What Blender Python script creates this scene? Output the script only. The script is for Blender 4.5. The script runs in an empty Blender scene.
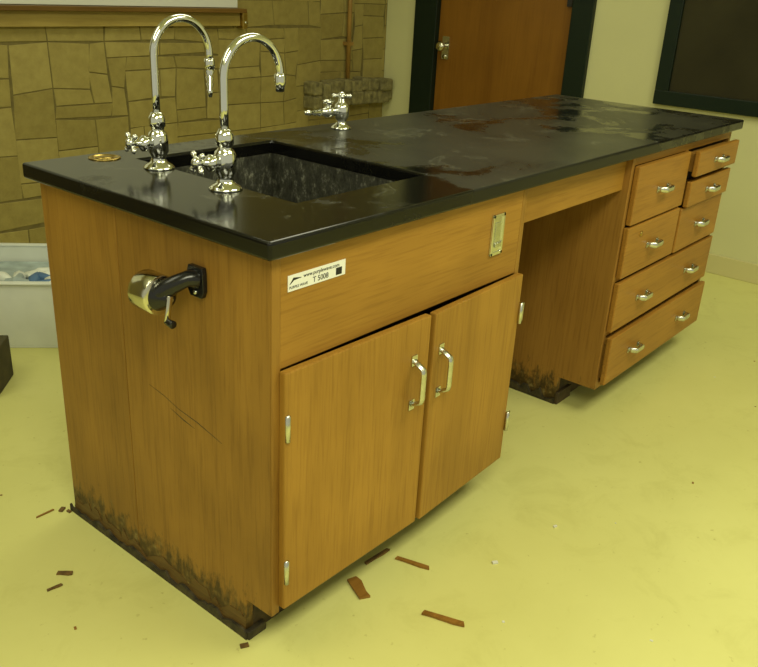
import bpy, bmesh, math, random
from mathutils import Vector, Matrix
random.seed(7)
scene=bpy.context.scene
scene.view_settings.view_transform='Standard'
V=Vector
# ------------------------------------------------------------------ materials
def newmat(name):
    m=bpy.data.materials.new(name); m.use_nodes=True
    nt=m.node_tree; b=nt.nodes['Principled BSDF']
    return m,nt,b
def node(nt,t,**kw):
    n=nt.nodes.new(t)
    for k,v in kw.items():
        if k.startswith('i_'): n.inputs[k[2:].replace('_',' ')].default_value=v
        else: setattr(n,k,v)
    return n
def ramp(nt,stops,interp='LINEAR'):
    r=nt.nodes.new('ShaderNodeValToRGB'); cr=r.color_ramp; cr.interpolation=interp
    while len(cr.elements)<len(stops): cr.elements.new(0.5)
    for e,(p,c) in zip(cr.elements,stops):
        e.position=p; e.color=(*c,1) if len(c)==3 else c
    return r
def simple(name,col,rough=.5,metal=0,noise=.0,nscale=8,bump=0,spec=None):
    m,nt,b=newmat(name)
    b.inputs['Roughness'].default_value=rough; b.inputs['Metallic'].default_value=metal
    if spec is not None: b.inputs['Specular IOR Level'].default_value=spec
    tc=node(nt,'ShaderNodeTexCoord'); n=node(nt,'ShaderNodeTexNoise'); n.inputs['Scale'].default_value=nscale; n.inputs['Detail'].default_value=6
    nt.links.new(tc.outputs['Object'],n.inputs['Vector'])
    lo=tuple(c*(1-noise) for c in col); hi=tuple(min(1,c*(1+noise)) for c in col)
    r=ramp(nt,[(.3,lo),(.7,hi)]); nt.links.new(n.outputs['Fac'],r.inputs['Fac']); nt.links.new(r.outputs['Color'],b.inputs['Base Color'])
    if bump:
        bp=node(nt,'ShaderNodeBump'); bp.inputs['Strength'].default_value=bump; bp.inputs['Distance'].default_value=.01
        nt.links.new(n.outputs['Fac'],bp.inputs['Height']); nt.links.new(bp.outputs['Normal'],b.inputs['Normal'])
    return m
def wood(name,dark,light,axis='Z',rough=.42,grime=0.0,scale=1.0,contrast=.5,stain=.0):
    m,nt,b=newmat(name); L=nt.links.new
    tc=node(nt,'ShaderNodeTexCoord'); oi=node(nt,'ShaderNodeObjectInfo')
    add=node(nt,'ShaderNodeVectorMath',operation='ADD'); mul=node(nt,'ShaderNodeVectorMath',operation='SCALE'); mul.inputs['Scale'].default_value=7.0
    comb=node(nt,'ShaderNodeCombineXYZ')
    for i in range(3): L(oi.outputs['Random'],comb.inputs[i])
    L(comb.outputs[0],mul.inputs[0]); L(tc.outputs['Object'],add.inputs[0]); L(mul.outputs[0],add.inputs[1])
    mp=node(nt,'ShaderNodeMapping'); s=[14*scale]*3; s['XYZ'.index(axis)]=.9*scale; mp.inputs['Scale'].default_value=s
    L(add.outputs[0],mp.inputs['Vector'])
    n1=node(nt,'ShaderNodeTexNoise'); n1.inputs['Scale'].default_value=1.0; n1.inputs['Detail'].default_value=4; n1.inputs['Distortion'].default_value=.6
    L(mp.outputs[0],n1.inputs['Vector'])
    mp2=node(nt,'ShaderNodeMapping'); s=[170*scale]*3; s['XYZ'.index(axis)]=8*scale; mp2.inputs['Scale'].default_value=s
    L(add.outputs[0],mp2.inputs['Vector'])
    n2=node(nt,'ShaderNodeTexNoise'); n2.inputs['Scale'].default_value=1.0; n2.inputs['Detail'].default_value=3
    L(mp2.outputs[0],n2.inputs['Vector'])
    n3=node(nt,'ShaderNodeTexNoise'); n3.inputs['Scale'].default_value=3.0; n3.inputs['Detail'].default_value=4
    L(add.outputs[0],n3.inputs['Vector'])
    r1=ramp(nt,[(.25,dark),(.75,light)]); L(n1.outputs['Fac'],r1.inputs['Fac'])
    r2=ramp(nt,[(.32,(.66,.60,.55)),(.52,(1,1,1))]); L(n2.outputs['Fac'],r2.inputs['Fac'])
    mx=node(nt,'ShaderNodeMix',data_type='RGBA',blend_type='MULTIPLY'); mx.inputs[0].default_value=contrast
    L(r1.outputs[0],mx.inputs[6]); L(r2.outputs[0],mx.inputs[7])
    r3=ramp(nt,[(.3,(.84-stain,.82-stain,.78-stain)),(.65,(1.0,1.0,1.0))]); L(n3.outputs['Fac'],r3.inputs['Fac'])
    mx2=node(nt,'ShaderNodeMix',data_type='RGBA',blend_type='MULTIPLY'); mx2.inputs[0].default_value=1
    L(mx.outputs[2],mx2.inputs[6]); L(r3.outputs[0],mx2.inputs[7])
    out=mx2.outputs[2]
    if grime:
        geo=node(nt,'ShaderNodeNewGeometry'); sp=node(nt,'ShaderNodeSeparateXYZ'); L(geo.outputs['Position'],sp.inputs[0])
        mg=node(nt,'ShaderNodeMapping'); mg.inputs['Scale'].default_value=(45,45,16); L(geo.outputs['Position'],mg.inputs['Vector'])
        ng=node(nt,'ShaderNodeTexNoise'); ng.inputs['Scale'].default_value=1; ng.inputs['Detail'].default_value=10; ng.inputs['Roughness'].default_value=.78; L(mg.outputs[0],ng.inputs['Vector'])
        mr=node(nt,'ShaderNodeMapRange'); mr.inputs['From Min'].default_value=.02; mr.inputs['From Max'].default_value=.17; mr.inputs['To Min'].default_value=.22; mr.inputs['To Max'].default_value=-.20
        L(sp.outputs['Z'],mr.inputs['Value'])
        ad=node(nt,'ShaderNodeMath',operation='ADD'); L(mr.outputs[0],ad.inputs[0]); L(ng.outputs['Fac'],ad.inputs[1])
        rg=ramp(nt,[(.48,(0,0,0)),(.62,(grime,)*3)]); L(ad.outputs[0],rg.inputs['Fac'])
        n5=node(nt,'ShaderNodeTexNoise'); n5.inputs['Scale'].default_value=50; n5.inputs['Detail'].default_value=6; L(geo.outputs['Position'],n5.inputs['Vector'])
        gc=ramp(nt,[(.45,(.045,.028,.008)),(.60,(.11,.072,.020)),(.72,(.24,.19,.07))]); L(n5.outputs['Fac'],gc.inputs['Fac'])
        mx3=node(nt,'ShaderNodeMix',data_type='RGBA'); L(rg.outputs[0],mx3.inputs[0]); L(out,mx3.inputs[6]); L(gc.outputs[0],mx3.inputs[7])
        out=mx3.outputs[2]
    L(out,b.inputs['Base Color']); b.inputs['Roughness'].default_value=rough
    b.inputs['Specular IOR Level'].default_value=.3
    bp=node(nt,'ShaderNodeBump'); bp.inputs['Strength'].default_value=.08; bp.inputs['Distance'].default_value=.003
    L(n2.outputs['Fac'],bp.inputs['Height']); L(bp.outputs['Normal'],b.inputs['Normal'])
    return m

oakV=wood('oak_vertical',(.27,.138,.022),(.36,.19,.031),'Z',grime=.92,stain=.14)
oakDoor=wood('oak_door',(.345,.180,.026),(.44,.236,.036),'Z',scale=.9,stain=.04)
oakH=wood('oak_horizontal',(.345,.176,.026),(.43,.226,.035),'X',stain=.04)
oakIn=wood('oak_side',(.30,.150,.028),(.39,.203,.040),'Z',grime=.95)
oakDr=wood('oak_drawer',(.32,.152,.023),(.42,.210,.033),'X')
toeM=simple('toe_kick_dark',(.06,.038,.012),.7,noise=.6,nscale=20)
baseM=simple('worn_base_strip',(.042,.032,.012),.7,noise=.8,nscale=40,bump=.5)
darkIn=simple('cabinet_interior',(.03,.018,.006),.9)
chrome=simple('chrome',(.78,.79,.74),.09,1,noise=.05)
chromeD=simple('worn_chrome',(.68,.66,.52),.16,1,noise=.12,nscale=40)
steel=simple('brushed_nickel',(.66,.67,.60),.25,1,noise=.12,nscale=60)
brass=simple('brass',(.5,.36,.1),.3,1,noise=.2,nscale=50)
blackP=simple('black_enamel',(.010,.010,.010),.22)
white=simple('sticker_white',(.85,.86,.80),.4)

def countertop_mat():
    m,nt,b=newmat('black_epoxy_resin'); L=nt.links.new
    tc=node(nt,'ShaderNodeNewGeometry')
    sp=node(nt,'ShaderNodeSeparateXYZ'); L(tc.outputs['Position'],sp.inputs[0])
    n=node(nt,'ShaderNodeTexNoise'); n.inputs['Scale'].default_value=3.2; n.inputs['Detail'].default_value=9; n.inputs['Distortion'].default_value=.4; n.inputs['Roughness'].default_value=.62
    L(tc.outputs['Position'],n.inputs['Vector'])
    # dried film, colour lightened from sink to mid bench as painted sheen, patchy past it
    m1=node(nt,'ShaderNodeMapRange'); m1.inputs['From Min'].default_value=.50; m1.inputs['From Max'].default_value=.90; m1.inputs['To Min'].default_value=-.12; m1.inputs['To Max'].default_value=.10
    L(sp.outputs['X'],m1.inputs['Value'])
    m2=node(nt,'ShaderNodeMapRange'); m2.inputs['From Min'].default_value=1.25; m2.inputs['From Max'].default_value=1.7; m2.inputs['To Min'].default_value=0; m2.inputs['To Max'].default_value=-.07
    L(sp.outputs['X'],m2.inputs['Value'])
    ad0=node(nt,'ShaderNodeMath',operation='ADD'); L(m1.outputs[0],ad0.inputs[0]); L(m2.outputs[0],ad0.inputs[1])
    ad=node(nt,'ShaderNodeMath',operation='ADD'); L(n.outputs['Fac'],ad.inputs[0]); L(ad0.outputs[0],ad.inputs[1])
    r=ramp(nt,[(.47,(.15,.15,.15)),(.53,(.36,.36,.36))]); L(ad.outputs[0],r.inputs['Fac'])
    L(r.outputs[0],b.inputs['Roughness'])
    c=ramp(nt,[(.46,(.005,.005,.004)),(.52,(.026,.026,.019)),(.7,(.040,.040,.029))]); L(ad.outputs[0],c.inputs['Fac'])
    # sparse whitish water marks
    n4=node(nt,'ShaderNodeTexNoise'); n4.inputs['Scale'].default_value=7; n4.inputs['Detail'].default_value=8; n4.inputs['Roughness'].default_value=.65; n4.inputs['Distortion'].default_value=.6
    L(tc.outputs['Position'],n4.inputs['Vector'])
    s=ramp(nt,[(.595,(0,0,0)),(.615,(.085,.085,.066)),(.635,(0.012,0.012,0.009)),(.75,(.01,.01,.008))]); L(n4.outputs['Fac'],s.inputs['Fac'])
    n6=node(nt,'ShaderNodeTexNoise'); n6.inputs['Scale'].default_value=120; n6.inputs['Detail'].default_value=2; L(tc.outputs['Position'],n6.inputs['Vector'])
    s6=ramp(nt,[(.66,(0,0,0)),(.76,(.12,.12,.10))]); L(n6.outputs['Fac'],s6.inputs['Fac'])
    a=node(nt,'ShaderNodeMix',data_type='RGBA',blend_type='ADD'); a.inputs[0].default_value=.7
    L(c.outputs[0],a.inputs[6]); L(s.outputs[0],a.inputs[7])
    a2=node(nt,'ShaderNodeMix',data_type='RGBA',blend_type='ADD'); a2.inputs[0].default_value=.6
    L(a.outputs[2],a2.inputs[6]); L(s6.outputs[0],a2.inputs[7])
    sn=node(nt,'ShaderNodeSeparateXYZ'); L(tc.outputs['Normal'],sn.inputs[0])
    gt=node(nt,'ShaderNodeMath',operation='GREATER_THAN'); gt.inputs[1].default_value=.9; L(sn.outputs['Z'],gt.inputs[0])
    mm=node(nt,'ShaderNodeMix',data_type='RGBA'); L(gt.outputs[0],mm.inputs[0]); mm.inputs[6].default_value=(.0045,.0045,.004,1); L(a2.outputs[2],mm.inputs[7])
    L(mm.outputs[2],b.inputs['Base Color'])
    b.inputs['Specular IOR Level'].default_value=.38
    return m
ctM=countertop_mat()
def sink_mat():
    m,nt,b=newmat('soapstone_sink'); L=nt.links.new
    tc=node(nt,'ShaderNodeTexCoord')
    mp=node(nt,'ShaderNodeMapping'); mp.inputs['Scale'].default_value=(1,1,.6); L(tc.outputs['Object'],mp.inputs['Vector'])
    n=node(nt,'ShaderNodeTexNoise'); n.inputs['Scale'].default_value=60; n.inputs['Detail'].default_value=9; n.inputs['Roughness'].default_value=.78
    L(mp.outputs[0],n.inputs['Vector'])
    c=ramp(nt,[(.35,(.020,.020,.015)),(.54,(.060,.060,.045)),(.68,(.26,.26,.20))]); L(n.outputs['Fac'],c.inputs['Fac']); L(c.outputs[0],b.inputs['Base Color'])
    b.inputs['Roughness'].default_value=.65; b.inputs['Specular IOR Level'].default_value=.25
    return m
sinkM=sink_mat()

# ------------------------------------------------------------------ builder
class B:
    def __init__(s): s.bm=bmesh.new(); s.mats=[]
    def mi(s,m):
        if m not in s.mats: s.mats.append(m)
        return s.mats.index(m)
    def faces(s,vs,fs,m,smooth=False):
        bv=[s.bm.verts.new(v) for v in vs]; k=s.mi(m)
        for f in fs:
            try: fc=s.bm.faces.new([bv[i] for i in f]); fc.material_index=k; fc.smooth=smooth
            except ValueError: pass
        return bv
    def box(s,a,b,m,mat=None):
        (x0,y0,z0),(x1,y1,z1)=a,b
        vs=[V((x,y,z)) for z in(z0,z1) for y in(y0,y1) for x in(x0,x1)]
        if mat is not None: vs=[mat@v for v in vs]
        s.faces(vs,[(0,2,3,1),(4,5,7,6),(0,1,5,4),(2,6,7,3),(0,4,6,2),(1,3,7,5)],m)
    def prism(s,poly,ax,a0,a1,m):
        def P(p,a):
            q=list(p); q.insert(ax,a); return V(q)
        n=len(poly); vs=[P(p,a0) for p in poly]+[P(p,a1) for p in poly]
        fs=[tuple(range(n)),tuple(range(2*n-1,n-1,-1))]+[(i,(i+1)%n,n+(i+1)%n,n+i) for i in range(n)]
        s.faces(vs,fs,m)
    def sweep(s,pts,rad,m,seg=16,caps=True,flat=1.0,up=None,smooth=True):
        pts=[V(p) for p in pts]; n=len(pts)
        if not hasattr(rad,'__len__'): rad=[rad]*n
        T=[]
        for i in range(n):
            a=pts[max(i-1,0)]; b=pts[min(i+1,n-1)]; T.append((b-a).normalized())
        u=V(up) if up else (V((0,0,1)) if abs(T[0].z)<.9 else V((1,0,0)))
        u=(u-T[0]*u.dot(T[0])).normalized(); rings=[]
        for i in range(n):
            u=(u-T[i]*u.dot(T[i])).normalized(); w=T[i].cross(u)
            rings.append([pts[i]+(u*math.cos(2*math.pi*k/seg)*rad[i]+w*math.sin(2*math.pi*k/seg)*rad[i]*flat) for k in range(seg)])
        vs=[v for r in rings for v in r]; fs=[]
        for i in range(n-1):
            for k in range(seg):
                fs.append((i*seg+k,i*seg+(k+1)%seg,(i+1)*seg+(k+1)%seg,(i+1)*seg+k))
        if caps:
            fs.append(tuple(range(seg))[::-1]); fs.append(tuple((n-1)*seg+k for k in range(seg)))
        s.faces(vs,fs,m,smooth)
        return s
    def lathe(s,o,d,prof,m,seg=28):
        o=V(o); d=V(d).normalized(); u=V((0,0,1)) if abs(d.z)<.9 else V((1,0,0)); u=(u-d*u.dot(d)).normalized(); w=d.cross(u)
        vs=[];fs=[]
        for r,h in prof:
            for k in range(seg):
                a=2*math.pi*k/seg; vs.append(o+d*h+(u*math.cos(a)+w*math.sin(a))*max(r,1e-5))
        for i in range(len(prof)-1):
            for k in range(seg): fs.append((i*seg+k,i*seg+(k+1)%seg,(i+1)*seg+(k+1)%seg,(i+1)*seg+k))
        fs.append(tuple(range(seg))[::-1]); fs.append(tuple((len(prof)-1)*seg+k for k in range(seg)))
        s.faces(vs,fs,m,True)
    def ball(s,o,r,m): 
        s.lathe(V(o)-V((0,0,r)),(0,0,1),[(r*math.sin(math.pi*i/10),r-r*math.cos(math.pi*i/10)) for i in range(11)],m,16)
    def done(s,name,parent=None,bevel=0,seg=2):
        bmesh.ops.recalc_face_normals(s.bm,faces=s.bm.faces[:])
        c=sum((v.co for v in s.bm.verts),V())/max(1,len(s.bm.verts))
        for v in s.bm.verts: v.co-=c
        me=bpy.data.meshes.new(name); s.bm.to_mesh(me); s.bm.free()
        for m in s.mats: me.materials.append(m)
        ob=bpy.data.objects.new(name,me); scene.collection.objects.link(ob); ob.location=c
        if parent: ob.parent=parent; ob.matrix_parent_inverse=Matrix.Translation(-parent.location)
        if bevel:
            md=ob.modifiers.new('bevel','BEVEL'); md.width=bevel; md.segments=seg; md.limit_method='ANGLE'; md.angle_limit=math.radians(50)
        return ob
def box(name,a,b,m,parent=None,bevel=.002):
    k=B(); k.box(a,b,m); return k.done(name,parent,bevel)
def empty(name,loc):
    e=bpy.data.objects.new(name,None); e.location=loc; e.empty_display_size=.1; scene.collection.objects.link(e); return e

# ------------------------------------------------------------------ room
XW=3.42; YW=2.58; CH=2.75; X0=-3.2; Y0=-3.4
def floor_mat():
    m,nt,b=newmat('yellow_painted_floor'); L=nt.links.new
    tc=node(nt,'ShaderNodeTexCoord')
    n=node(nt,'ShaderNodeTexNoise'); n.inputs['Scale'].default_value=1.6; n.inputs['Detail'].default_value=8; n.inputs['Roughness'].default_value=.6; L(tc.outputs['Object'],n.inputs['Vector'])
    c=ramp(nt,[(.3,(.63,.615,.215)),(.7,(.70,.685,.255))]); L(n.outputs['Fac'],c.inputs['Fac'])
    n2=node(nt,'ShaderNodeTexNoise'); n2.inputs['Scale'].default_value=55; n2.inputs['Detail'].default_value=4; L(tc.outputs['Object'],n2.inputs['Vector'])
    c2=ramp(nt,[(.20,(.7,.66,.55)),(.31,(1,1,1))]); L(n2.outputs['Fac'],c2.inputs['Fac'])
    mx=node(nt,'ShaderNodeMix',data_type='RGBA',blend_type='MULTIPLY'); mx.inputs[0].default_value=1; L(c.outputs[0],mx.inputs[6]); L(c2.outputs[0],mx.inputs[7])
    n7=node(nt,'ShaderNodeTexNoise'); n7.inputs['Scale'].default_value=6; n7.inputs['Detail'].default_value=9; n7.inputs['Roughness'].default_value=.7; n7.inputs['Distortion'].default_value=.6; L(tc.outputs['Object'],n7.inputs['Vector'])
    c7=ramp(nt,[(.33,(.93,.925,.89)),(.48,(1,1,1))]); L(n7.outputs['Fac'],c7.inputs['Fac'])
    mx7=node(nt,'ShaderNodeMix',data_type='RGBA',blend_type='MULTIPLY'); mx7.inputs[0].default_value=1; L(mx.outputs[2],mx7.inputs[6]); L(c7.outputs[0],mx7.inputs[7])
    L(mx7.outputs[2],b.inputs['Base Color']); b.inputs['Roughness'].default_value=.42; b.inputs['Specular IOR Level'].default_value=.25
    return m
box('floor',(X0,Y0,-.1),(XW+.1,YW+.1,0),floor_mat(),bevel=0)
box('ceiling',(X0,Y0,CH),(XW+.1,YW+.1,CH+.1),simple('ceiling_paint',(.75,.75,.62),.9),bevel=0)
cream=simple('cream_wall_paint',(.62,.61,.32),.75,noise=.04,nscale=2)
DY0,DY1=1.165,2.34
w=B()
w.box((XW,Y0,0),(XW+.1,DY0+.02,CH),cream); w.box((XW,DY1-.02,0),(XW+.1,YW+.1,CH),cream); w.box((XW,DY0+.02,2.12),(XW+.1,DY1-.02,CH),cream)
w.done('wall_east')
box('baseboard_east',(XW-.012,Y0,0),(XW,DY0,.10),simple('baseboard_cream',(.60,.55,.26),.5),bevel=.003)
mortar=simple('stone_wall_mortar',(.15,.12,.034),.9,noise=.2,nscale=30)
box('wall_north',(X0,YW,0),(XW+.1,YW+.1,CH),mortar,bevel=0)
def stone_mat():
    m,nt,b=newmat('ashlar_stone'); L=nt.links.new
    at=node(nt,'ShaderNodeAttribute',attribute_name='bv'); geo=node(nt,'ShaderNodeTexCoord')
    n=node(nt,'ShaderNodeTexNoise'); n.inputs['Scale'].default_value=22; n.inputs['Detail'].default_value=8; n.inputs['Roughness'].default_value=.65; L(geo.outputs['Object'],n.inputs['Vector'])
    c=ramp(nt,[(.0,(.28,.225,.058)),(.5,(.32,.26,.070)),(1,(.365,.30,.088))]); L(at.outputs['Fac'],c.inputs['Fac'])
    c2=ramp(nt,[(.3,(.82,.8,.76)),(.65,(1.04,1.04,1.04))]); L(n.outputs['Fac'],c2.inputs['Fac'])
    mx=node(nt,'ShaderNodeMix',data_type='RGBA',blend_type='MULTIPLY'); mx.inputs[0].default_value=1; L(c.outputs[0],mx.inputs[6]); L(c2.outputs[0],mx.inputs[7])
    L(mx.outputs[2],b.inputs['Base Color']); b.inputs['Roughness'].default_value=.8
    bp=node(nt,'ShaderNodeBump'); bp.inputs['Strength'].default_value=.35; bp.inputs['Distance'].default_value=.006; L(n.outputs['Fac'],bp.inputs['Height']); L(bp.outputs['Normal'],b.inputs['Normal'])
    return m
stoneM=stone_mat()
def stone_wall():
    cw,ch=.095,.066; nx=int((XW+.6)/cw)+1; nz=int(CH/ch); used=set()
    bm=bmesh.new(); lay=bm.loops.layers.float_color.new('bv')
    jit={}
    def J(i,j):
        if (i,j) not in jit: jit[(i,j)]=(random.uniform(-.014,.014),random.uniform(-.010,.010))
        a=jit[(i,j)]; return min(XW-.002,-.6+i*cw+a[0]),min(CH-.001,max(.001,j*ch+a[1]))
    for j in range(nz):
        for i in range(nx):
            if (i,j) in used: continue
            sizes=[(3,2),(2,2),(3,2),(2,1),(2,3),(3,1),(3,1),(2,2)]; random.shuffle(sizes)
            for sx,sz in sizes+[(1,2),(1,1)]:
                cells=[(i+a,j+b) for a in range(sx) for b in range(sz)]
                if i+sx<=nx and j+sz<=nz and not any(c in used for c in cells): break
            used.update(cells)
            cs=[J(i,j),J(i+sx,j),J(i+sx,j+sz),J(i,j+sz)]
            cx=sum(c[0] for c in cs)/4; cz=sum(c[1] for c in cs)/4
            def inset(p,d):
                return (p[0]-math.copysign(d,p[0]-cx),p[1]-math.copysign(d,p[1]-cz))
            dep=random.uniform(.0015,.0035)
            o=[bm.verts.new((inset(p,.0018)[0],YW+.001,inset(p,.0018)[1])) for p in cs]
            t=[bm.verts.new((inset(p,.0042)[0],YW-dep,inset(p,.0042)[1])) for p in cs]
            v=random.random(); n=len(cs)
            fs=[bm.faces.new(t)]+[bm.faces.new((o[k],o[(k+1)%n],t[(k+1)%n],t[k])) for k in range(n)]
            for f in fs:
                for l in f.loops: l[lay]=(v,v,v,1)
    bmesh.ops.recalc_face_normals(bm,faces=bm.faces[:])
    me=bpy.data.meshes.new('stone_cladding'); bm.to_mesh(me); bm.free(); me.materials.append(stoneM)
    ob=bpy.data.objects.new('trim_stone_cladding',me); scene.collection.objects.link(ob)
stone_wall()
# door + frame
frameM=simple('dark_green_frame_paint',(.008,.016,.009),.4,spec=.25)
fr=B()
fr.box((XW-.03,DY0,0),(XW+.06,DY0+.125,2.14),frameM); fr.box((XW-.03,DY1-.165,0),(XW+.06,DY1,2.14),frameM); fr.box((XW-.03,DY0,2.03),(XW+.06,DY1,2.14),frameM)
fr.done('trim_door_frame',bevel=.004)
de=empty('door_1',(XW+.02,1.73,0))
doorM=wood('door_veneer',(.20,.085,.010),(.27,.122,.015),'Z',scale=.6,rough=.35,contrast=.3)
box('slab',(XW+.005,DY0+.128,.01),(XW+.045,DY1-.168,2.025),doorM,de)
k=B()
k.box((XW-.003,2.085,.90),(XW+.006,2.135,1.03),steel); k.lathe((XW-.002,2.11,.975),(-1,0,0),[(.02,0),(.013,.01),(.012,.03),(.026,.04),(.03,.055),(.022,.068),(0.001,.07)],chromeD)
k.lathe((XW-.002,2.11,.915),(-1,0,0),[(.013,0),(.013,.008),(.0,.009)],chromeD)
k.done('lockset',de)
for i,z in enumerate((.25,1.24,1.85)):
    k=B(); k.lathe((XW-.02,1.287,z),(0,0,1),[(.009,0),(.009,.1)],blackP,12); k.box((XW-.012,1.285,z),(XW+.006,1.33,z+.1),blackP); k.done('hinge_%d'%(i+1),de)
# blackboard
be=empty('chalkboard',(XW-.02,0,1.4))
y1,y0,z0,z1=.762,-.9,.806,2.05; ft=.07
k=B(); k.box((XW-.03,y0,z0),(XW,y1,z0+ft),frameM); k.box((XW-.03,y0,z1-ft),(XW,y1,z1),frameM); k.box((XW-.03,y0,z0+ft),(XW,y0+ft,z1-ft),frameM); k.box((XW-.03,y1-ft,z0+ft),(XW,y1,z1-ft),frameM); k.done('frame',be,.003)
box('board',(XW-.014,y0+ft,z0+ft),(XW-.002,y1-ft,z1-ft),simple('board_surface',(.036,.032,.014),.75,noise=.25,nscale=3,spec=.15),be,0)
# whiteboard w/ wooden tray
we=empty('whiteboard',(1.2,YW-.02,1.5))
tanW=wood('tan_wood_trim',(.36,.27,.07),(.46,.35,.10),'X',contrast=.3)
redW=wood('brown_wood_trim',(.14,.075,.015),(.20,.11,.022),'X')
box('panel',(-.6,YW-.024,1.15),(2.17,YW-.003,2.2),simple('whiteboard_enamel',(.72,.73,.64),.25),we)
box('ledge',(-.6,YW-.075,1.128),(2.19,YW-.003,1.148),redW,we)
box('backing_rail',(-.6,YW-.032,1.062),(2.18,YW-.003,1.126),tanW,we)
k=B(); k.box((2.182,YW-.05,1.05),(2.215,YW-.003,1.135),brass); k.lathe((2.2,YW-.05,1.08),(0,-1,0),[(.008,0),(.008,.006),(0,.007)],steel,12); k.done('end_bracket',we,.003)
# pipe
pipeM=simple('orange_brown_pipe',(.30,.17,.035),.5,noise=.2,nscale=10)
k=B(); k.sweep([(3.036,YW-.03,z) for z in (.76,1.2,1.8,CH-.01)],.013,pipeM)
for z in(.95,1.7,2.4): k.box((3.012,YW-.047,z),(3.06,YW-.003,z+.02),pipeM)
k.done('wall_pipe')
# projecting stone ledge on wall
k=B(); random.seed(3)
ledM=simple('rough_stone',(.20,.175,.07),.9,noise=.45,nscale=30,bump=1)
k.box((2.69,YW-.085,.615),(XW-.002,YW+.002,.742),ledM)
x=2.68
while x<3.38:
    wd=random.uniform(.06,.12); x1=min(3.412,x+wd)
    for z0_,z1_ in((.605,.68),(.681,.755)):
        a=random.uniform(-.012,.012); b_=random.uniform(-.012,.012)
        k.box((x+.001,YW-.10+a,z0_+b_*.5),(x1-.001,YW+.001,z1_+b_),ledM)
    x=x1
k.done('trim_stone_ledge',None,.012,3)

# ------------------------------------------------------------------ bench
L_,W_=2.394,.788
bench=empty('laboratory_island_bench',(1.19,.394,0))
SX0,SX1,SY0,SY1=.225,.64,.165,.675
k=B()
xs=[0,SX0,SX1,L_]; ys=[0,SY0,SY1,W_]
zt,zb=.91,.876
vt={};vb={}
for i,xx in enumerate(xs):
    for j,yy in enumerate(ys):
        vt[i,j]=k.bm.verts.new((xx,yy,zt)); vb[i,j]=k.bm.verts.new((xx,yy,zb))
k.mi(ctM)
for i in range(3):
    for j in range(3):
        if i==1 and j==1: continue
        k.bm.faces.new((vt[i,j],vt[i+1,j],vt[i+1,j+1],vt[i,j+1])); k.bm.faces.new((vb[i,j],vb[i,j+1],vb[i+1,j+1],vb[i+1,j]))
for i in range(3):
    k.bm.faces.new((vt[i,0],vb[i,0],vb[i+1,0],vt[i+1,0])); k.bm.faces.new((vt[i,3],vt[i+1,3],vb[i+1,3],vb[i,3]))
    k.bm.faces.new((vt[0,i],vt[0,i+1],vb[0,i+1],vb[0,i])); k.bm.faces.new((vt[3,i],vb[3,i],vb[3,i+1],vt[3,i+1]))
k.bm.faces.new((vt[1,1],vt[2,1],vb[2,1],vb[1,1])); k.bm.faces.new((vt[1,2],vb[1,2],vb[2,2],vt[2,2]))
k.bm.faces.new((vt[1,1],vb[1,1],vb[1,2],vt[1,2])); k.bm.faces.new((vt[2,1],vt[2,2],vb[2,2],vb[2,1]))
k.done('countertop',bench,.006,3)
# sink cabinet
F=.025; BK=.763; T=.8755
ex=B(); ex.prism([(.4797,0),(.4797,T),(F,T),(F,.10),(.10,.10),(.10,0)],0,.025,.045,oakV); ex.done('end_panel_front',bench,.0012)
ex=B(); ex.prism([(.4813,0),(BK,0),(BK,T),(.4813,T)],0,.025,.045,oakV); ex.done('end_panel_rear',bench,.0012)
box('sink_side_panel',(.86,F,.10),(.88,BK,T),oakV,bench)
box('sink_side_lower',(.86,.10,0),(.88,BK,.10),oakV,bench)
box('sink_back_panel',(.045,BK-.015,0),(.86,BK,T),oakV,bench)
box('sink_floor_panel',(.045,F+.002,.10),(.86,BK-.015,.118),darkIn,bench)
box('sink_apron',(.045,F,.655),(.86,F+.02,T),oakH,bench)
box('corner_stile',(.0255,F-.003,.1),(.047,F,T),oakV,bench)
box('toe_kick_sink',(.045,.10,0),(.86,.115,.10),toeM,bench)
def ragged(name,along0,along1,fn,seed,m=baseM,hmin=.008,hmax=.026,st=(.008,.03)):
    random.seed(seed); y=along0; poly=[(along0,0)]
    while y<along1:
        poly.append((y,random.uniform(hmin,hmax))); y+=random.uniform(*st)
    poly.append((along1,random.uniform(.01,.02))); poly.append((along1,0))
    k=B(); k.prism(poly,0,fn[0],fn[1],m); k.done(name,bench,0)
ragged('base_strip',.092,.775,(.017,.0235),5)
coreM=wood('exposed_plywood_core',(.09,.052,.013),(.19,.11,.03),'Y',scale=2,contrast=1)
ragged('torn_veneer',.101,.762,(.0235,.025),15,coreM,.018,.062,(.006,.035))
k=B(); k.box((.02,.086,0),(.07,.0995,.022),baseM); k.done('base_strip_return',bench,.002)
# fine cracks in the end panel veneer
k=B()
k.sweep([(.0249,.40,.500),(.0249,.35,.492),(.0249,.30,.478),(.0249,.24,.470),(.0249,.165,.452)],[.0003,.0005,.0005,.0008,.0003],baseM,6)
k.sweep([(.0249,.33,.470),(.0249,.285,.458),(.0249,.25,.452)],[.0003,.0014,.0003],baseM,6,flat=.3,up=(0,0,1))
k.done('veneer_cracks',bench)
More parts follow.
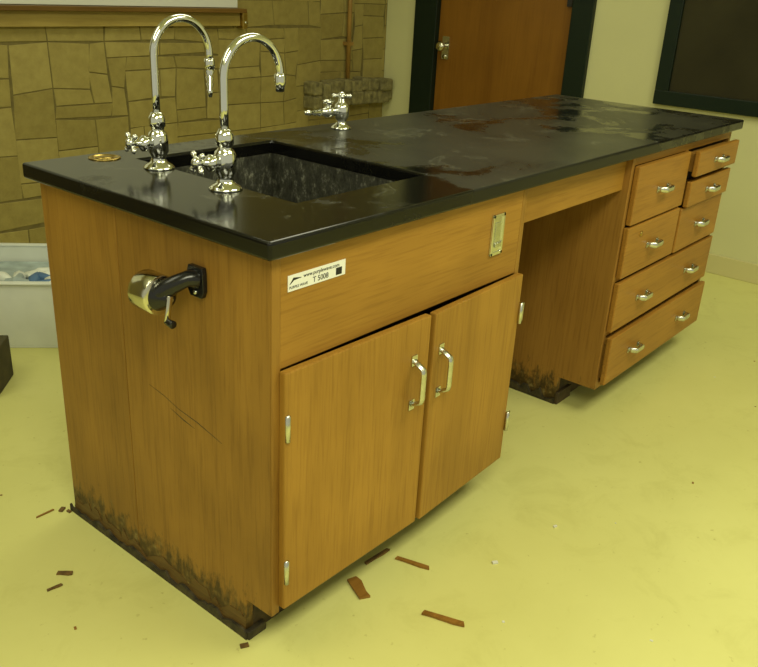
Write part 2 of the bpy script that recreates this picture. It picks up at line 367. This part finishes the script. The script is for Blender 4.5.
# doors
def door(name,x0,x1,hx,ang,tilt=0):
    ob=box(name,(x0,.005,.118),(x1,.023,.655),oakDoor,bench,.003)
    M=Matrix.Translation((hx,.023,0))@Matrix.Rotation(math.radians(ang),4,'Z')@Matrix.Translation((-hx,-.023,0))
    ob.matrix_world=M@Matrix.Translation(ob.location)
    return M
bpy.context.view_layer.update()
def pull_v(name,x,z0,z1,y,M):
    k=B(); P=[]
    n=14
    for i in range(n+1):
        t=i/n; zz=z0+(z1-z0)*t; d=.030*min(1,math.sin(math.pi*t)*2.2)
        P.append((x,y-d,zz))
    k.sweep(P,.0085,steel,12,flat=.55,up=(1,0,0))
    k.box((x-.009,y-.003,z0-.012),(x+.009,y,z0+.012),steel); k.box((x-.009,y-.003,z1-.012),(x+.009,y,z1+.012),steel)
    ob=k.done(name,bench,0)
    ob.matrix_world=M@Matrix.Translation(ob.location)
def hinge(name,x,z,y):
    k=B(); k.lathe((x,y-.004,z),(0,0,1),[(.0,0),(.0055,.003),(.0055,.057),(0,.06)],steel,12); k.box((x-.002,y-.003,z+.005),(x+.016,y,z+.055),steel); k.done(name,bench,0)
M1=door('door_left',.044,.474,.044,-1.2)
M2=door('door_right',.484,.872,.872,1.8)
pull_v('door_pull_left',.421,.456,.564,.005,M1)
pull_v('door_pull_right',.514,.456,.564,.005,M2)
hinge('hinge_a',.049,.51,.008); hinge('hinge_b',.049,.18,.008); hinge('hinge_c',.872,.52,.004); hinge('hinge_d',.872,.205,.004)
# recessed chrome plate on apron
k=B(); cx_,cz_=.752,.777
k.box((cx_-.025,F-.003,cz_-.05),(cx_+.025,F,cz_+.05),chrome)
for s_ in(-1,1):
    k.box((cx_+s_*.021-.004,F-.006,cz_-.05),(cx_+s_*.021+.004,F-.002,cz_+.05),chrome); k.box((cx_-.025,F-.006,cz_+s_*.046-.004),(cx_+.025,F-.002,cz_+s_*.046+.004),chrome)
k.box((cx_-.012,F-.0045,cz_-.03),(cx_+.012,F-.0025,cz_+.03),steel); k.box((cx_-.013,F-.009,cz_-.030),(cx_+.013,F-.0035,cz_-.020),steel)
k.done('recessed_fitting',bench,.0012)
# knee space
box('knee_apron',(.88,.045,.77),(1.49,.065,T),oakH,bench)
box('knee_back_panel',(.88,BK-.015,.09),(1.49,BK,T),oakIn,bench)
# drawer cabinet
CX0,CX1=1.49,2.357
def side(name,a,b,m): 
    k=B(); k.prism([(F,.10),(.16,.10),(.16,0),(BK,0),(BK,T),(F,T)],0,a,b,m); k.done(name,bench,.0015)
side('drawer_side_near',CX0,CX0+.02,oakIn); side('drawer_side_far',CX1-.02,CX1,oakV)
box('drawer_back_panel',(CX0+.02,BK-.015,0),(CX1-.02,BK,T),oakV,bench)
box('drawer_floor_panel',(CX0+.02,F+.01,.10),(CX1-.02,BK-.015,.115),darkIn,bench)
box('drawer_toe_kick',(CX0+.02,.16,0),(CX1-.02,.175,.10),toeM,bench)
k=B()
for a,b in(((CX0+.02,.10),(CX1-.02,.122)),((CX0+.02,.845),(CX1-.02,T)),((CX0+.02,.29),(CX1-.02,.305)),((CX0+.02,.475),(CX1-.02,.487))):
    k.box((a[0],F,a[1]),(b[0],F+.02,b[1]),oakDr)
k.box((1.915,F,.487),(1.94,F+.02,.845),oakDr)
k.done('face_frame',bench,.001)
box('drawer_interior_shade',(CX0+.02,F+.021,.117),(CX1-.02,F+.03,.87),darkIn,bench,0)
ragged('base_strip_drawers',.16,.765,(CX0-.01,CX0),9,hmax=.045)
k=B(); k.box((CX0-.008,.148,0),(CX0+.09,.16,.045),toeM); k.done('base_corner_block',bench,.003)
def pull_h(k,x,z,y,wd=.075):
    n=12; P=[]
    for i in range(n+1):
        t=i/n; d=.026*min(1,math.sin(math.pi*t)*2.0); P.append((x-wd/2+wd*t,y-d,z))
    k.sweep(P,.0095,steel,12,flat=.5,up=(0,0,1))
    for s_ in(-1,1): k.box((x+s_*wd/2-.010,y-.003,z-.009),(x+s_*wd/2+.010,y,z+.009),steel)
def drawer(i,x0,x1,z0,z1,out=0,handles=None):
    k=B(); y=.006-out
    k.box((x0,y,z0),(x1,y+.018,z1),oakDr)
    ob=k.done('drawer_front_%d'%i,bench,.004,3)
    if out:
        box('drawer_box_%d'%i,(x0+.02,y+.018,z0+.012),(x1-.02,y+.05,z1-.012),oakIn,bench)
    k=B()
    for hx in handles or [(x0+x1)/2]: pull_h(k,hx,(z0+z1)/2,y)
    k.done('drawer_pull_%d'%i,bench)
drawer(1,1.505,1.918,.662,.845)
drawer(2,1.942,2.335,.758,.845,.022)
drawer(3,1.942,2.335,.650,.740,.012)
drawer(4,1.500,1.912,.490,.655)
drawer(5,1.930,2.335,.487,.645)
drawer(6,1.498,2.335,.308,.475,.0,[1.70,2.12])
drawer(7,1.496,2.335,.122,.290,.008,[1.69,2.11])
k=B(); k.lathe((1.60,.006,.622),(0,-1,0),[(.008,0),(.008,.003),(.0,.004)],brass,14); k.done('drawer_locks',bench)

# ------------------------------------------------------------------ sink basin
k=B(); t=.022; x0,x1,y0,y1=SX0-.002,SX1+.002,SY0-.002,SY1+.002; zt_=.8755; zb_=.64
k.box((x0-t,y0-t,zb_-t),(x1+t,y1+t,zb_),sinkM)
k.box((x0-t,y0-t,zb_),(x0,y1+t,zt_),sinkM); k.box((x1,y0-t,zb_),(x1+t,y1+t,zt_),sinkM)
k.box((x0,y0-t,zb_),(x1,y0,zt_),sinkM); k.box((x0,y1,zb_),(x1,y1+t,zt_),sinkM)
k.lathe(((x0+x1)/2,(y0+y1)/2,zb_),(0,0,1),[(.045,0),(.045,.004),(.03,.005),(.02,.002)],steel)
k.done('laboratory_sink')

# ------------------------------------------------------------------ faucets
def cross_handle(k,o,d,r=.026,m=chrome):
    o=V(o); d=V(d).normalized(); u=V((0,0,1)); u=(u-d*u.dot(d)).normalized() if abs(d.z)<.9 else V((1,0,0)); w_=d.cross(u)
    k.lathe(o,d,[(.008,-.004),(.012,.0),(.012,.010),(.006,.016),(0,.017)],m,16)
    for i in range(4):
        a=math.pi/4+i*math.pi/2; q=u*math.cos(a)+w_*math.sin(a)
        k.sweep([o+d*.005,o+d*.005+q*r*.7,o+d*.005+q*r],[.005,.0045,.006],m,10)
        k.ball(o+d*.005+q*r,.0062,m)
def gooseneck(name,bx,by,rise,reach,drop,serrated):
    k=B(); z=.91
    k.lathe((bx,by,z),(0,0,1),[(.034,0),(.034,.003),(.028,.008),(.019,.013),(.016,.022),(.018,.030),(.022,.036),(.022,.070),(.019,.077),(.014,.082),(.015,.088),(.018,.091),(.018,.110),(.014,.115),(.0115,.120)],chrome)
    R=reach/2; P=[(bx,by,z+.11),(bx,by,z+.16),(bx,by,z+rise)]
    for i in range(1,21):
        a=math.pi*i/20; P.append((bx+R-R*math.cos(a),by,z+rise+R*math.sin(a)))
    P.append((bx+reach,by,z+rise-drop))
    k.sweep(P,.0085,chrome,16)
    e=(bx+reach,by,z+rise-drop)
    if serrated:
        k.lathe(e,(0,0,-1),[(.010,-.012),(.012,-.008),(.012,.008),(.009,.012),(.011,.016),(.006,.026),(.0095,.028),(.0055,.040),(.0085,.042),(.005,.054),(.0075,.056),(.004,.072)],chrome,18)
    else:
        k.lathe(e,(0,0,-1),[(.009,-.014),(.012,-.010),(.012,.008),(.010,.012),(.009,.022),(.006,.023)],chrome,18)
    d=V((-1,.1,.12)).normalized(); o=V((bx,by,z+.052))
    k.lathe(o,d,[(.013,.0),(.013,.028),(.017,.030),(.017,.038),(.011,.043),(.007,.047),(.006,.060)],chrome,20)
    cross_handle(k,o+d*.060,d,.021)
    return k.done(name)
gooseneck('gooseneck_faucet',.203,.57,.236,.148,.022,True)
gooseneck('gooseneck_faucet',.188,.33,.215,.150,.010,False)
# small tap at rear
k=B(); bx,by=.94,.70; z=.91
k.lathe((bx,by,z),(0,0,1),[(.030,0),(.030,.004),(.024,.009),(.017,.014),(.015,.026),(.020,.032),(.022,.040),(.022,.062),(.018,.070),(.013,.074),(.010,.08),(.009,.088)],chrome)
cross_handle(k,(bx,by,z+.088),(0,0,1),.024)
d=V((-1,.25,0)).normalized(); o=V((bx,by,z+.05))
k.lathe(o,d,[(.013,0),(.013,.035),(.016,.037),(.016,.055),(.011,.06),(.009,.075),(.012,.077),(.007,.09),(.010,.092),(.006,.105),(.009,.107),(.005,.125)],chrome,18)
k.lathe(o+d*.046,(0,0,1),[(.008,0),(.008,.022),(.011,.024),(.011,.030),(0,.031)],chrome,14)
k.sweep([o+d*.046+V((-.02,0,.03)),o+d*.046+V((.02,0,.03))],.005,chrome,10)
k.done('water_tap')
# brass plug cover
k=B(); k.lathe((.168,.727,.91),(0,0,1),[(.036,0),(.036,.002),(.028,.003),(.027,.001)],brass); k.lathe((.168,.727,.9105),(0,0,1),[(.020,0),(.020,.0015),(0,.002)],brass,20); k.done('brass_deck_flange')

# ------------------------------------------------------------------ pencil sharpener
k=B(); px,pz=-.028,.752
k.prism([(.196,.812),(.236,.812),(.240,.80),(.240,.765),(.232,.752),(.200,.752),(.194,.765),(.194,.80)],0,.014,.0245,blackP)
for z_ in(.762,.802): k.lathe((.014,.216,z_),(-1,0,0),[(.005,0),(.004,.003),(0,.004)],steel,12)
k.sweep([(.018,.217,.788),(.0,.222,.790),(px+.008,.238,pz+.026),(px,.258,pz+.010),(px,.268,pz)],[.020,.015,.017,.022,.025],blackP,18)
k.lathe((px,.242,pz),(0,1,0),[(.010,-.006),(.014,-.004),(.018,.004),(.026,.014),(.031,.024),(.031,.030)],blackP)
k.lathe((px,.264,pz),(0,1,0),[(.034,0),(.039,.002),(.039,.050),(.036,.055),(.034,.055),(.029,.059),(.012,.061),(.011,.057),(0,.057)],chromeD)
k.lathe((px,.321,pz),(0,1,0),[(.026,0),(.026,.005),(.022,.007),(.006,.007)],brass)
for i in range(6):
    a=i*math.pi/3; k.lathe((px+math.cos(a)*.0165,.326,pz+math.sin(a)*.0165),(0,1,0),[(.0038,0),(.0038,.004),(0,.004)],blackP,10)
k.sweep([(px,.244,pz),(px-.004,.234,pz)],.008,chromeD,12)
k.sweep([(px-.002,.234,pz+.008),(px-.008,.233,pz-.018),(px-.012,.233,pz-.040)],[.007,.006,.007],chromeD,12,flat=.5)
k.sweep([(px-.012,.236,pz-.040),(px-.013,.214,pz-.041)],[.006,.008],blackP,14)
k.done('pencil_sharpener',None,.001)

# ------------------------------------------------------------------ sticker
st=empty('inventory_sticker',(.13,F,.825))
def stk(ob): ob.location=V(ob.location)+V((.004,0,-.005)); return ob
stk(box('label',(.062,F-.0012,.806),(.212,F,.836),white,st,0))
ink=simple('ink',(.01,.01,.01),.6)
def text(s,x,z,size):
    c=bpy.data.curves.new('print','FONT'); c.body=s; c.size=size; c.extrude=.0001; c.materials.append(ink)
    o=bpy.data.objects.new('print',c); scene.collection.objects.link(o); o.rotation_euler=(math.pi/2,0,0); o.location=(x,F-.0016,z); o.parent=st; o.matrix_parent_inverse=Matrix.Translation(-st.location); stk(o)
text('www.purplewave.com',.100,.8255,.0105); text('T 5008',.124,.8105,.0145); text('PURPLE WAVE',.065,.8105,.0072)
k=B(); k.box((.186,F-.0016,.8095),(.202,F-.0011,.8235),ink); stk(k.done('barcode',st))
k=B(); k.sweep([(.066,F-.0014,.819),(.076,F-.0014,.828),(.095,F-.0014,.827)],[.0005,.0028,.0004],ink,8,flat=.1,up=(0,0,1)); stk(k.done('swoosh',st))

# ------------------------------------------------------------------ white bin & dark box
P=V((.532,1.714,0)); u=V((-.727,.687,0)); wv=V((.687,.727,0))
M=Matrix(((u.x,wv.x,0,P.x),(u.y,wv.y,0,P.y),(0,0,1,0),(0,0,0,1)))
binM=simple('white_plastic',(.70,.73,.66),.45,noise=.06); grey=simple('blue_grey_liner',(.35,.42,.42),.5,noise=.3,nscale=14,bump=.5)
a0,a1,dd,hh,tt=-.18,.42,.46,.25,.008
k=B()
k.box((a0,0,0),(a1,dd,.01),binM,M); k.box((a0,0,.01),(a1,tt,hh),binM,M); k.box((a0,dd-tt,.01),(a1,dd,hh),binM,M); k.box((a0,tt,.01),(a0+tt,dd-tt,hh),binM,M); k.box((a1-tt,tt,.01),(a1,dd-tt,hh),binM,M)
k.box((a0-.01,-.012,hh),(a1+.01,.012,hh+.008),binM,M); k.box((a0-.01,dd-.012,hh),(a1+.01,dd+.012,hh+.008),binM,M)
k.box((a0+.02,.02,.01),(a1-.02,dd-.02,.19),grey,M)
blue=simple('blue_plastic',(.08,.16,.30),.4); random.seed(11)
for i in range(22):
    c=M@V((random.uniform(a0+.08,a1-.08),random.uniform(.08,dd-.08),.205)); d=V((random.uniform(-1,1),random.uniform(-1,1),random.uniform(-.2,.3))).normalized()
    k.sweep([c-d*.05,c,c+d*.06],[.012,.025,.01],random.choice([grey,binM,blue,binM]),8)
k.done('white_storage_bin',None,.002)
k=B(); M3=Matrix.Translation((.148,1.646,0))@Matrix.Rotation(math.radians(-44),4,'Z')
dk=simple('dark_cardboard',(.07,.06,.024),.8,noise=.4,nscale=12); tn=simple('tan_cardboard',(.45,.38,.16),.8)
k.box((-.14,-.09,0),(.14,.09,.15),dk,M3); k.box((-.14,-.07,.15),(.11,.09,.165),tn,M3); k.box((-.13,-.05,.165),(.09,.08,.20),dk,M3); k.box((-.13,-.03,.20),(.085,.07,.235),tn,M3)
k.done('small_carton',None,.004)

# ------------------------------------------------------------------ floor debris
splM=wood('splinter_wood',(.22,.10,.014),(.38,.19,.035),'X',scale=3); splD=simple('splinter_dark',(.13,.07,.015),.7,noise=.5,nscale=60)
def chip(name,x,y,ang,l,w_,h,m):
    random.seed(int(x*1000)); k=B(); M=Matrix.Translation((x,y,.0005))@Matrix.Rotation(math.radians(ang),4,'Z')
    top=[(-l/2,-w_/2),(-l/4,-w_/2*.8),(l/4,-w_/2*1.05),(l/2,-w_/2*.6),(l/2*.9,w_/2),(0,w_/2*.9),(-l/2*.95,w_/2*.7)]
    vs=[M@V((a,b,0)) for a,b in top]+[M@V((a,b,h)) for a,b in top]; n=len(top)
    k.faces(vs,[tuple(range(n))[::-1],tuple(range(n,2*n))]+[(i,(i+1)%n,n+(i+1)%n,n+i) for i in range(n)],m); k.done(name)
chip('wood_splinter',.305,.025,63,.075,.03,.006,splM)
chip('wood_splinter',.425,.068,-5,.085,.010,.005,splD)
chip('wood_splinter',.466,-.012,-75,.09,.012,.005,splM)
chip('wood_splinter',.36,-.182,-72,.10,.014,.006,splM)
chip('wood_splinter',-.128,.559,-50,.036,.013,.004,splD)
chip('wood_splinter',-.17,.532,-10,.036,.008,.003,splD)
chip('wood_splinter',-.037,.805,0,.05,.005,.003,splM)
k=B(); random.seed(21); sp1=simple('paint_flake',(.7,.7,.6),.7)
for i in range(45):
    x=random.uniform(-.6,2.6); y=random.uniform(-.9,1.8)
    if 0<x<2.4 and .05<y<.8: y-=.85
    r=random.uniform(.0012,.0032); M=Matrix.Translation((x,y,.0003))@Matrix.Rotation(random.uniform(0,6),4,'Z')
    k.box((-r*random.uniform(.7,2.2),-r,0),(r*1.3,r*.8,.0012),random.choice([sp1,sp1,splD,splM]),M)
for (x,y,r) in((.61,-.159,.007),(.85,-.195,.005),(.003,.082,.009),(.002,.79,.009),(.01,.77,.006)):
    M=Matrix.Translation((x,y,.0003))@Matrix.Rotation(random.uniform(0,6),4,'Z'); k.box((-r,-r*.6,0),(r,r*.6,.004),sp1 if x>.5 else splD,M)
k.done('floor_debris')

# ------------------------------------------------------------------ lights
fx=simple('fixture_white',(.8,.8,.75),.5)
def fixture(x,y,e,sx=1.2,sy=.5):
    box('ceiling_light_fixture',(x-sx/2-.03,y-sy/2-.03,CH-.07),(x+sx/2+.03,y+sy/2+.03,CH),fx,None,.005)
    l=bpy.data.lights.new('fluorescent_panel','AREA'); l.shape='RECTANGLE'; l.size=sx; l.size_y=sy; l.energy=e; l.color=(1,.985,.71)
    o=bpy.data.objects.new('fluorescent_panel',l); o.location=(x,y,CH-.075); scene.collection.objects.link(o)
fixture(-1.2,-1.4,54,1.6,.8); fixture(1.4,-1.4,41,1.6,.8); fixture(-1.2,1.2,17,1.6,.8); fixture(1.6,1.2,16,1.6,.8)
wd=bpy.data.worlds.new('world'); scene.world=wd; wd.use_nodes=True; bg=wd.node_tree.nodes['Background']; bg.inputs[0].default_value=(1,.985,.70,1); bg.inputs[1].default_value=.48
# ------------------------------------------------------------------ camera
cam=bpy.data.cameras.new('camera'); co=bpy.data.objects.new('camera',cam); scene.collection.objects.link(co)
co.location=(-.90055,-.96138,1.31298); co.rotation_euler=(1.1694,-.05086,-.87342); cam.sensor_width=36; cam.lens=829.63*36/758; cam.clip_start=.02
scene.camera=co
